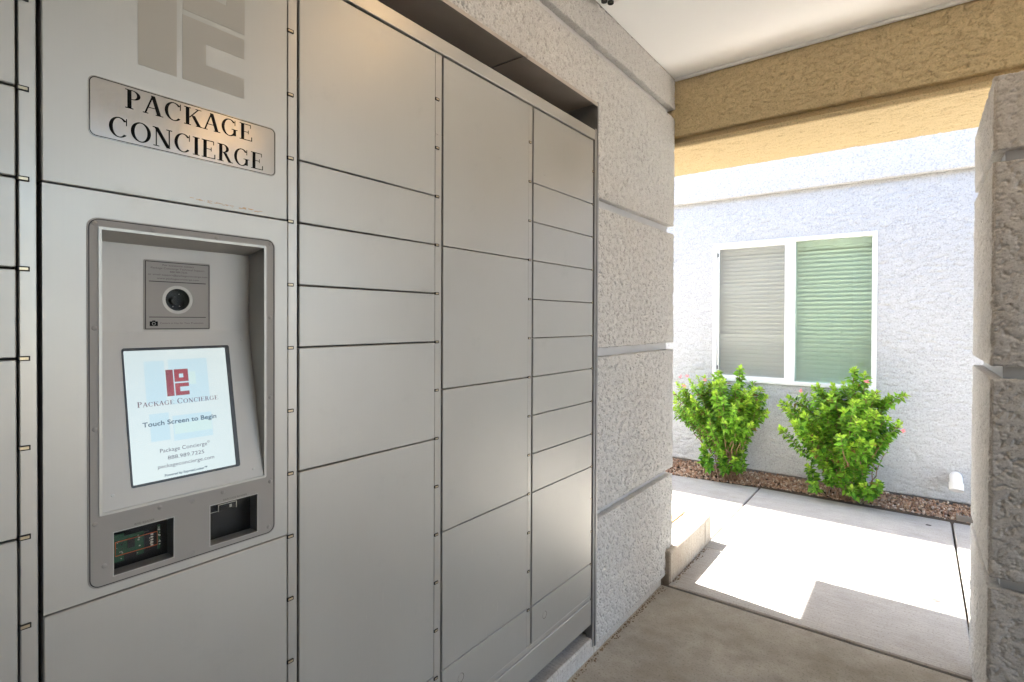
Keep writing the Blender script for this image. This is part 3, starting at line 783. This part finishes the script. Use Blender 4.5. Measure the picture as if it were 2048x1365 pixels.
# camera notice on the upright back
fb_ = face_map(DX)
mb = MB(); plate(mb, rrect(.3805, .4990, 1.4150, 1.5490, .003, 3), [circ(.4390, 1.4738, .0275)], fb_, .0002, .0010); mb.build('notice', 'bezel_film', ko)
mb = MB(); plate(mb, rect(.3830, .4975, 1.4165, 1.5462), [rect(.3841, .4964, 1.4176, 1.5451)], fb_, .0010, .0013)
mb.box(DX + .001, DX + .0013, .3894, .4908, 1.5073, 1.5085); mb.box(DX + .001, DX + .0013, .3894, .4906, 1.4390, 1.4401)
mb.build('notice_line', 'ink', ko)
mb = MB()
for s_, a, b, z in (('For assistance contact', .4123, .4685, 1.5385), ('Package Concierge Technical Support', .3925, .4883, 1.5323), ('888.989.7225', .4248, .4558, 1.5262),
                    ('or email support@packageconcierge.com', .3878, .4937, 1.5198), ('www.packageconcierge.com', .4026, .4775, 1.5128), ('Camera in Use for Your Protection', .4079, .4858, 1.4264)):
    sans(mb, s_, a, b, z, fb_, .0012, cap=.0034)
mb.build('notice_text', 'ink_soft', ko)
mb = MB(); plate(mb, rect(.3905, .4040, 1.4225, 1.4312), [circ(.3972, 1.4268, .0033, 16)], fb_, .0010, .0013); plate(mb, circ(.3972, 1.4268, .0021, 14), [], fb_, .0010, .0013)
mb.box(DX + .001, DX + .0013, .3948, .3998, 1.4313, 1.4330); mb.build('camera_symbol', 'ink', ko)
mb = MB(); plate(mb, circ(.4390, 1.4738, .0272), [circ(.4390, 1.4738, .0216)], fb_, -.002, .0006); mb.build('lens_ring', 'recess_steel', ko)
V, Fc = tube([(DX - .024, .4390, 1.4738), (DX - .0005, .4390, 1.4738)], .0217, 36, caps=False); 
m_ = MB(); m_.put(V, Fc); m_.box(DX - .026, DX - .024, .41, .468, 1.445, 1.503); m_.build('lens_well', 'black_plastic', ko)
m_ = MB(); V, Fc = tube([(DX - .0235, .4395, 1.4725), (DX - .012, .4395, 1.4725)], [.0085, .007], 20); m_.put(V, Fc, 0)
for dy, dz in ((-.012, -.011), (.012, -.012), (.011, .012), (0, -.013)): m_.box(DX - .0236, DX - .0225, .4390 + dy - .001, .4390 + dy + .001, 1.4738 + dz - .001, 1.4738 + dz + .001, i=1)
m_.box(DX - .0237, DX - .018, .420, .4225, 1.464, 1.480, i=2)
m_.build('camera', ['chip', 'solder', 'zinc_tab'], ko)
V, Fc = tube([(DX - .0018, .4390, 1.4738), (DX - .0008, .4390, 1.4738)], .0215, 36); add('lens_glass', V, Fc, 'lens_clear', ko)
# sloped plate: touch screen
e2 = Vector((DX, 0, CZ - RZ0)); SLN = e2.length; e2.normalize(); en = Vector((e2.z, 0, -e2.x))
O = Vector((0, 0, RZ0))
fs = lambda u, v, o=0.0: O + Vector((0, u, 0)) + e2 * v + en * o
mb = MB(); plate(mb, rrect(.3430, .5333, .0298, .2812, .004, 4), [rrect(.3456, .5250, .0342, .2760, .0015, 2)], fs, .0002, .0016); mb.build('screen_frame', 'black_plastic', ko)
m_ = MB(); plate(m_, rect(.3456, .5250, .0342, .2760), [], fs, .0001, .0006); scn = m_.build('screen', 'screen_white', ko)
tag(scn, 'lit touch screen with red emblem and blue-white background')
m_ = MB()
plate(m_, rect(.3765, .4100, .1745, .2552), [], fs, .0006, .00075); plate(m_, rect(.4170, .4870, .1700, .2565), [], fs, .0006, .00075)
plate(m_, rect(.3790, .4110, .1050, .1560), [], fs, .0006, .00075); plate(m_, rect(.4170, .4870, .1010, .1480), [], fs, .0006, .00075)
m_.build('screen_watermark', 'screen_blue', ko)
m_ = MB(); plate(m_, rect(.4520, .4640, .2060, .2310), [], fs, .00076, .00082); plate(m_, rect(.4190, .4860, .1130, .1330), [], fs, .00076, .00082); m_.build('screen_highlight', 'screen_pale', ko)
m_ = MB()
plate(m_, rect(.4113, .4238, .1861, .2368), [], fs, .0008, .0010)
plate(m_, rect(.4258, .4505, .2127, .2370), [rect(.4341, .4418, .2204, .2280)], fs, .0008, .0010)
plate(m_, [(.4260, .1861), (.4504, .1861), (.4504, .1937), (.4345, .1937), (.4345, .2026), (.4504, .2026), (.4504, .2097), (.4260, .2097)], [], fs, .0008, .0010)
m_.build('screen_emblem', 'screen_red', ko)
m_ = MB(); roman(m_, ['PACKAGE', 'CONCIERGE'], .3606, .5023, .1705, .0102, fs, .0009, small=.80); m_.build('screen_title', 'screen_maroon', ko)
m_ = MB(); sans(m_, 'Touch Screen to Begin', .3670, .4953, .1335, fs, .0009, cap=.0088, bold=.0005); m_.build('screen_prompt', 'screen_slate', ko); m_ = MB(); sans(m_, 'Powered by ExpressLocker\u2122', .3962, .4700, .0385, fs, .0009, cap=.0044, bold=.0003); m_.build('screen_footer', 'screen_slate', ko)
m_ = MB(); sans(m_, 'Package Concierge', .3916, .4737, .0830, fs, .0009, cap=.0076); sans(m_, '\u00a9', .4745, .4790, .0872, fs, .0009, cap=.0044)
sans(m_, '888.989.7225', .4035, .4672, .0685, fs, .0009, cap=.0072); sans(m_, 'packageconcierge.com', .3862, .4847, .0550, fs, .0009, cap=.0070); m_.build('screen_text', 'screen_text', ko)
# reader windows
mb = MB(); sans(mb, 'RFID READER', .3455, .3765, 1.0712, fm0, .0013, cap=.0034); sans(mb, 'BARCODE READER', .4968, .5438, 1.0742, fm0, .0013, cap=.0034); mb.build('reader_lettering', 'ink_soft', ko)
for a in ((.3140, .4085, .9925, 1.0680), (.4715, .5665, .9910, 1.0710)):
    m_ = MB(); y0, y1, z0, z1 = a; d = -.050
    m_.put([(-.0301, y0, z0), (-.0301, y1, z0), (-.0301, y1, z1), (-.0301, y0, z1), (d, y0 - .01, z0 - .01), (d, y1 + .01, z0 - .01), (d, y1 + .01, z1 + .01), (d, y0 - .01, z1 + .01)],
           [(0, 1, 5, 4), (1, 2, 6, 5), (2, 3, 7, 6), (3, 0, 4, 7), (4, 5, 6, 7)]); m_.build('reader_well', 'black_plastic', ko)
    m_ = MB(); plate(m_, rect(y0 - .0004, y1 + .0004, z0 - .0004, z1 + .0004), [rect(y0 + .0008, y1 - .0008, z0 + .0008, z1 - .0008)], fm0, -.004, .0013); m_.build('window_edge', 'locker_steel', ko)
    box('reader_glass', -.0032, -.0022, y0 + .0002, y1 - .0002, z0 + .0002, z1 - .0002, 'reader_glass', ko)
PXB = -.012
m_ = MB(); m_.box(PXB - .002, PXB, .3180, .3335, 1.010, 1.058, i=0); m_.box(PXB - .002, PXB - .0004, .3335, .3530, 1.020, 1.052, i=0); m_.box(PXB - .002, PXB, .3530, .3640, 1.012, 1.052, i=0); m_.box(PXB - .002, PXB, .3860, .3900, 1.012, 1.056, i=0)
m_.box(PXB - .0003, PXB + .003, .3390, .3490, 1.030, 1.045, i=1); m_.box(PXB - .002, PXB + .002, .3640, .3720, 1.018, 1.050, i=1)
for k in range(46):
    y = rng.choice([rng.uniform(.319, .333), rng.uniform(.353, .364), rng.uniform(.372, .379), rng.uniform(.387, .389)]); z = rng.uniform(1.014, 1.052); w = rng.uniform(.0005, .0015)
    m_.box(PXB, PXB + .001, y - w, y + w, z - w * .7, z + w * .7, i=int(rng.choice([1, 2, 2])))
for k in range(5): m_.box(PXB, PXB + .0012, .3745, .3785, 1.022 + k * .0048, 1.0245 + k * .0048, i=2)
m_.build('circuit_board', ['pcb', 'chip', 'solder'], ko)
V, Fc = tube([(PXB + .004, .3196, 1.0463), (PXB + .004, .3838, 1.0463), (PXB + .004, .3838, 1.0222), (PXB + .004, .3196, 1.0222), (PXB + .004, .3196, 1.0463)], .0007, 6); add('antenna_loop', V, Fc, 'orange_loop', ko)
m_ = MB(); m_.box(-.026, -.014, .4935, .5300, 1.0495, 1.0630, b=.001, i=0); m_.box(-.0142, -.0135, .4940, .5295, 1.0620, 1.0632, i=1); m_.box(-.0142, -.0135, .4935, .4946, 1.0495, 1.063, i=1); m_.box(-.0142, -.0135, .5290, .5302, 1.0495, 1.063, i=1)
m_.box(-.0142, -.0132, .5155, .5205, 1.0530, 1.0590, b=.001, i=1); m_.box(-.0142, -.0132, .4985, .5090, 1.0560, 1.0590, i=2); m_.box(-.030, -.0295, .4800, .5380, 1.0450, 1.0458, i=1)
m_.build('scanner', ['black_plastic', 'solder', 'chip'], ko)
# studs showing through the bezel film
V = []; Fc = []; 
for j, (rr, h) in enumerate(((.0042, 0.0), (.0034, .0006), (.0018, .0010), (.0004, .0011))):
    for k in range(14): V.append((h, rr * math.cos(k * 2 * math.pi / 14), rr * math.sin(k * 2 * math.pi / 14)))
    if j: Fc += [((j - 1) * 14 + k, (j - 1) * 14 + (k + 1) % 14, j * 14 + (k + 1) % 14, j * 14 + k) for k in range(14)]
stm = mesh_from('stud', V, Fc, 'bezel_film', smooth=True)
for y, z in ((.289, 1.596), (.375, 1.596), (.485, 1.596), (.594, 1.596), (.2885, 1.42), (.2885, 1.25), (.2885, 1.09), (.5935, 1.44), (.5935, 1.27), (.5935, 1.09), (.385, 1.092), (.44, 1.088), (.496, 1.092), (.440, .990), (.590, .994), (.3015, 1.015)):
    place(bpy.data.objects.new('stud', stm), (.0011, y, z), ko)
for (u, v) in ((.312, .292), (.562, .292), (.315, .025), (.56, .018)):
    V, Fc = tube([fs(u, v, 0), fs(u, v, .0007)], [.003, .002], 12); add('stud', V, Fc, 'locker_steel', ko)
# rubbed paint marks under the sign panel
m_ = MB()
for k in range(46):
    y = rng.uniform(.44, .575); z = gz_(2) + .012 + (y - .5) * -.03 + rng.normal(0, .0012); w = rng.uniform(.0006, .004)
    m_.box(.0002, .0005, y - w, y + w, z - .0004, z + .0004)
m_.build('rub_mark', 'dull_tan', top)

# ================================================================== SECURITY LIGHT, CEILING LAMPS
sl_ = empty('sensor_unit', (.075, 1.98, 2.794), 'white ceiling-mounted unit with two dark round lenses above the lockers', 'sensor')
m_ = MB(); plate(m_, rrect(.028, .125, 1.87, 2.032, .03, 6), [], lambda u, v, o=0: Vector((u, v, 2.794 - o)), .0, .034); m_.build('housing', 'white_vinyl', sl_)
for x, y in ((.058, 1.990), (.074, 2.016)):
    V, Fc = tube([(x, y, 2.764), (x, y, 2.7545)], [.0115, .0105], 22); add('lens', V, Fc, 'black_plastic', sl_)
    m_ = MB(); plate(m_, circ(x, y, .0125, 24), [circ(x, y, .0098, 24)], lambda u, v, o=0: Vector((u, v, 2.7605 - o)), .0, .009); m_.build('lens_rim', 'rubber', sl_)
for (x, y, lab) in ((.94, 1.526, 'round recessed ceiling light above the lockers, mirrored in the locker header'), (2.94, 1.81, 'round recessed ceiling light deeper in the breezeway, mirrored in the name plate')):
    la = empty('recessed_light', (x, y, 2.794), lab, 'ceiling light', 'recessed ceiling lights')
    fmc = lambda u, v, o=0: Vector((u, v, 2.7938 - o))
    m_ = MB(); plate(m_, circ(x, y, .095, 36), [circ(x, y, .072, 36)], fmc, 0, .006); m_.build('trim_ring', 'white_vinyl', la)
    m_ = MB(); plate(m_, circ(x, y, .0715, 36), [], fmc, 0, .002); m_.build('diffuser', 'lamp_warm', la)

# ================================================================== SHRUBS
def shrub(name, base, shoots, label, seed, flowers, leafn=1.0):
    r = np.random.default_rng(seed); root = empty(name, base, label, 'shrub', 'flowering shrubs under the window')
    B = Vector(base); LV = []; LF = []; LC = []; wood = MB()
    dark = np.array((.085, .24, .025)); mid = np.array((.23, .49, .05)); lime = np.array((.54, .74, .08))
    def leaf(p, d, up, ln, w, c):
        side = d.cross(up)
        if side.length < 1e-4: side = d.orthogonal()
        side.normalize(); nn = side.cross(d).normalized(); o = len(LV)
        m = p + d * ln * .42
        LV.extend([p, m + side * w * .5 + nn * w * .16, p + d * ln - nn * ln * .14, m - side * w * .5 + nn * w * .16, m - nn * w * .02])
        LF.extend([(o, o + 4, o + 1), (o + 1, o + 4, o + 2), (o, o + 3, o + 4), (o + 4, o + 3, o + 2)]); LC.extend([c] * 5)
    for (p0, p1, bend, dens, limey) in shoots:
        p0, p1 = Vector(p0), Vector(p1); L = (p1 - p0).length
        ctrl = (p0 + p1) / 2 + Vector(bend); pts = []
        nseg = 9
        for k in range(nseg + 1):
            t_ = k / nseg; pt = p0 * (1 - t_) ** 2 + ctrl * 2 * t_ * (1 - t_) + p1 * t_ ** 2
            pts.append(pt + Vector(r.normal(0, .006, 3)) * (1 if 0 < k < nseg else 0))
        V, Fc = tube(pts, [.0052 * (1 - .75 * k / nseg) for k in range(nseg + 1)], 5); wood.put(V, Fc)
        nl = max(8, int(L * 125 * dens * leafn)); phase = r.uniform(0, 6.28)
        for j in range(nl):
            t_ = 1 - (j / nl) ** 1.15 * .66
            f = t_ * nseg; i0 = min(int(f), nseg - 1); p = pts[i0].lerp(pts[i0 + 1], f - i0)
            ax = (pts[min(i0 + 1, nseg)] - pts[i0]).normalized()
            x = ax.orthogonal().normalized(); y = ax.cross(x)
            an = phase + j * 1.5708 + (j // 2) * .8 + r.normal(0, .35)
            out = (x * math.cos(an) + y * math.sin(an))
            tip = max(0, (t_ - .86) / .14)
            el = r.uniform(.05, .5) + .75 * tip
            d = (out * math.cos(el) + ax * math.sin(el) + Vector((0, 0, r.uniform(-.25, .15))) + Vector((0, -.12, 0))).normalized()
            ln = r.uniform(.026, .066) * (1 - .40 * tip)
            k = min(1, max(0, tip * limey * 1.2 + r.normal(0, .12) + .30 * limey * max(0, min(1, (p.z - .25) / .5))))
            c = (dark * (1 - k) + lime * k) if r.uniform() < .45 else (mid * (1 - k) + lime * k)
            if r.uniform() < .015: c = np.array((.30, .20, .06))
            leaf(p + out * .003, d, (ax + Vector((0, -.5, .6))).normalized(), ln, ln * r.uniform(.52, .70), c * r.uniform(.85, 1.15))
    keep = [v.y for v in LV]
    LV2 = [Vector((v.x, min(v.y, 5.142), max(v.z, .02))) for v in LV]
    wood.build('branches', 'bark', root)
    A = np.array([tuple(v) for v in LV2]); c0 = (A.min(0) + A.max(0)) / 2
    me = mesh_from('foliage', A - c0, LF, 'leaf')
    ca = me.color_attributes.new('Col', 'FLOAT_COLOR', 'POINT'); ca.data.foreach_set('color', np.concatenate([np.array(LC), np.ones((len(LC), 1))], 1).ravel())
    fo = place(bpy.data.objects.new('foliage', me), c0, root); tag(fo, kind='stuff')
    for f in flowers:
        m_ = MB()
        for k in range(13):
            v = Vector(r.normal(0, 1, 3)).normalized() * r.uniform(.004, .017); s_ = r.uniform(.0035, .0065)
            m_.put([Vector(f) + v + Vector(q_) * s_ for q_ in ico.tolist()], icf.tolist())
        m_.build('flower', 'flower_pink', root)
    return root
def crown_shoots(seed, bx, cx, cz, rx, rz, n, y=4.90, zmin=.42):
    r = np.random.default_rng(seed); out = []
    for k in range(n):
        while True:
            q_ = r.uniform(-1, 1, 3)
            if .25 < q_ @ q_ < 1: break
        p1 = (cx + q_[0] * rx, min(5.12, y + q_[1] * .24), max(zmin, cz + q_[2] * rz))
        # crown narrows towards the stems
        f = (p1[2] - zmin) / max(.01, cz + rz - zmin)
        p1 = (bx + (p1[0] - bx) * (.72 + .28 * min(1, f * 2.5)), p1[1], p1[2])
        p0 = (bx + r.normal(0, .035), 4.985 + r.normal(0, .02), .02)
        # most shoots branch off part way up
        if r.uniform() < .8:
            t_ = r.uniform(.30, .62); p0 = (p0[0] + (p1[0] - p0[0]) * t_ * .75, p0[1] + (p1[1] - p0[1]) * t_ * .8, p0[2] + (p1[2] - p0[2]) * t_ * .95)
        out.append((p0, p1, ((p1[0] - bx) * -.10 + r.normal(0, .02), r.normal(0, .02), .05), r.uniform(.85, 1.25), r.uniform(.3, 1.0)))
    return out
def low_shoots(seed, xs, zlo, zhi, y=4.93):
    r = np.random.default_rng(seed); out = []
    for x in xs:
        h = r.uniform(zlo, zhi); out.append(((x, 4.96 + r.normal(0, .02), .03), (x + r.normal(0, .04), y - r.uniform(0, .10), h), (r.normal(0, .02), -.02, 0), 2.0, r.uniform(.5, 1.0)))
    return out
def trunks(bx, tips): return [((bx + dx, 4.985, .02), tp, (0, 0, .05), .12, .2) for dx, tp in tips]
shL = crown_shoots(21, -.24, -.32, .70, .47, .29, 130) + low_shoots(5, (-.42, -.40, -.16, -.13, -.20, -.10, -.44, -.24), .16, .36) \
    + [((-.15, 4.93, .75), (-.118, 4.86, 1.04), (0, 0, .02), 1.6, .8), ((-.3, 4.93, .75), (-.30, 4.86, .99), (0, 0, .02), 1.5, .8), ((-.2, 4.97, .2), (-.43, 4.85, .38), (0, 0, .03), 1.5, .6), ((-.2, 4.97, .25), (-.46, 4.84, .52), (0, 0, .02), 1.5, .6)] \
    + trunks(-.22, [(-.05, (-.42, 4.9, .62)), (-.02, (-.30, 4.88, .66)), (.02, (-.13, 4.9, .66)), (.04, (-.04, 4.92, .60)), (0, (-.22, 4.93, .6))])
shrub('shrub', (-.24, 4.985, .02), shL, 'leafy green shrub with bare stems, left of the two below the window', 31,
      ((-.60, 4.74, .94), (-.53, 4.72, .95), (-.37, 4.71, .93), (-.56, 4.72, .86)))
shR = crown_shoots(22, .68, .62, .68, .45, .33, 150) + low_shoots(6, (.50, .52, .48, .55, .60, .64, .70, .72, .76, .80, .83, .86), .14, .38, 4.93) \
    + [((.62, 4.95, .20), (.205, 4.83, .56), (-.02, 0, -.06), 1.7, .8), ((.60, 4.95, .15), (.40, 4.83, .50), (-.03, 0, 0), 1.6, .8), ((.60, 4.95, .15), (.46, 4.80, .42), (-.03, 0, 0), 1.6, .8),
       ((.70, 4.93, .78), (.715, 4.84, 1.075), (0, 0, .02), 1.6, .7), ((.76, 4.93, .76), (.78, 4.84, 1.04), (0, 0, .02), 1.5, .7), ((.80, 4.93, .7), (1.03, 4.86, .90), (0, 0, .03), 1.5, .7), ((.55, 4.93, .6), (.26, 4.84, .82), (0, 0, .03), 1.6, .5)] \
    + trunks(.68, [(.10, (.93, 4.92, .5)), (.13, (.86, 4.9, .52)), (.0, (.62, 4.9, .5)), (-.04, (.50, 4.88, .5)), (.05, (.75, 4.9, .55))])
shrub('shrub', (.68, 4.985, .02), shR, 'fuller green shrub with lime tips and one stray low shoot, nearer the drain pipe', 32,
      ((.80, 4.70, 1.0), (.37, 4.70, .90), (1.02, 4.76, .66)))
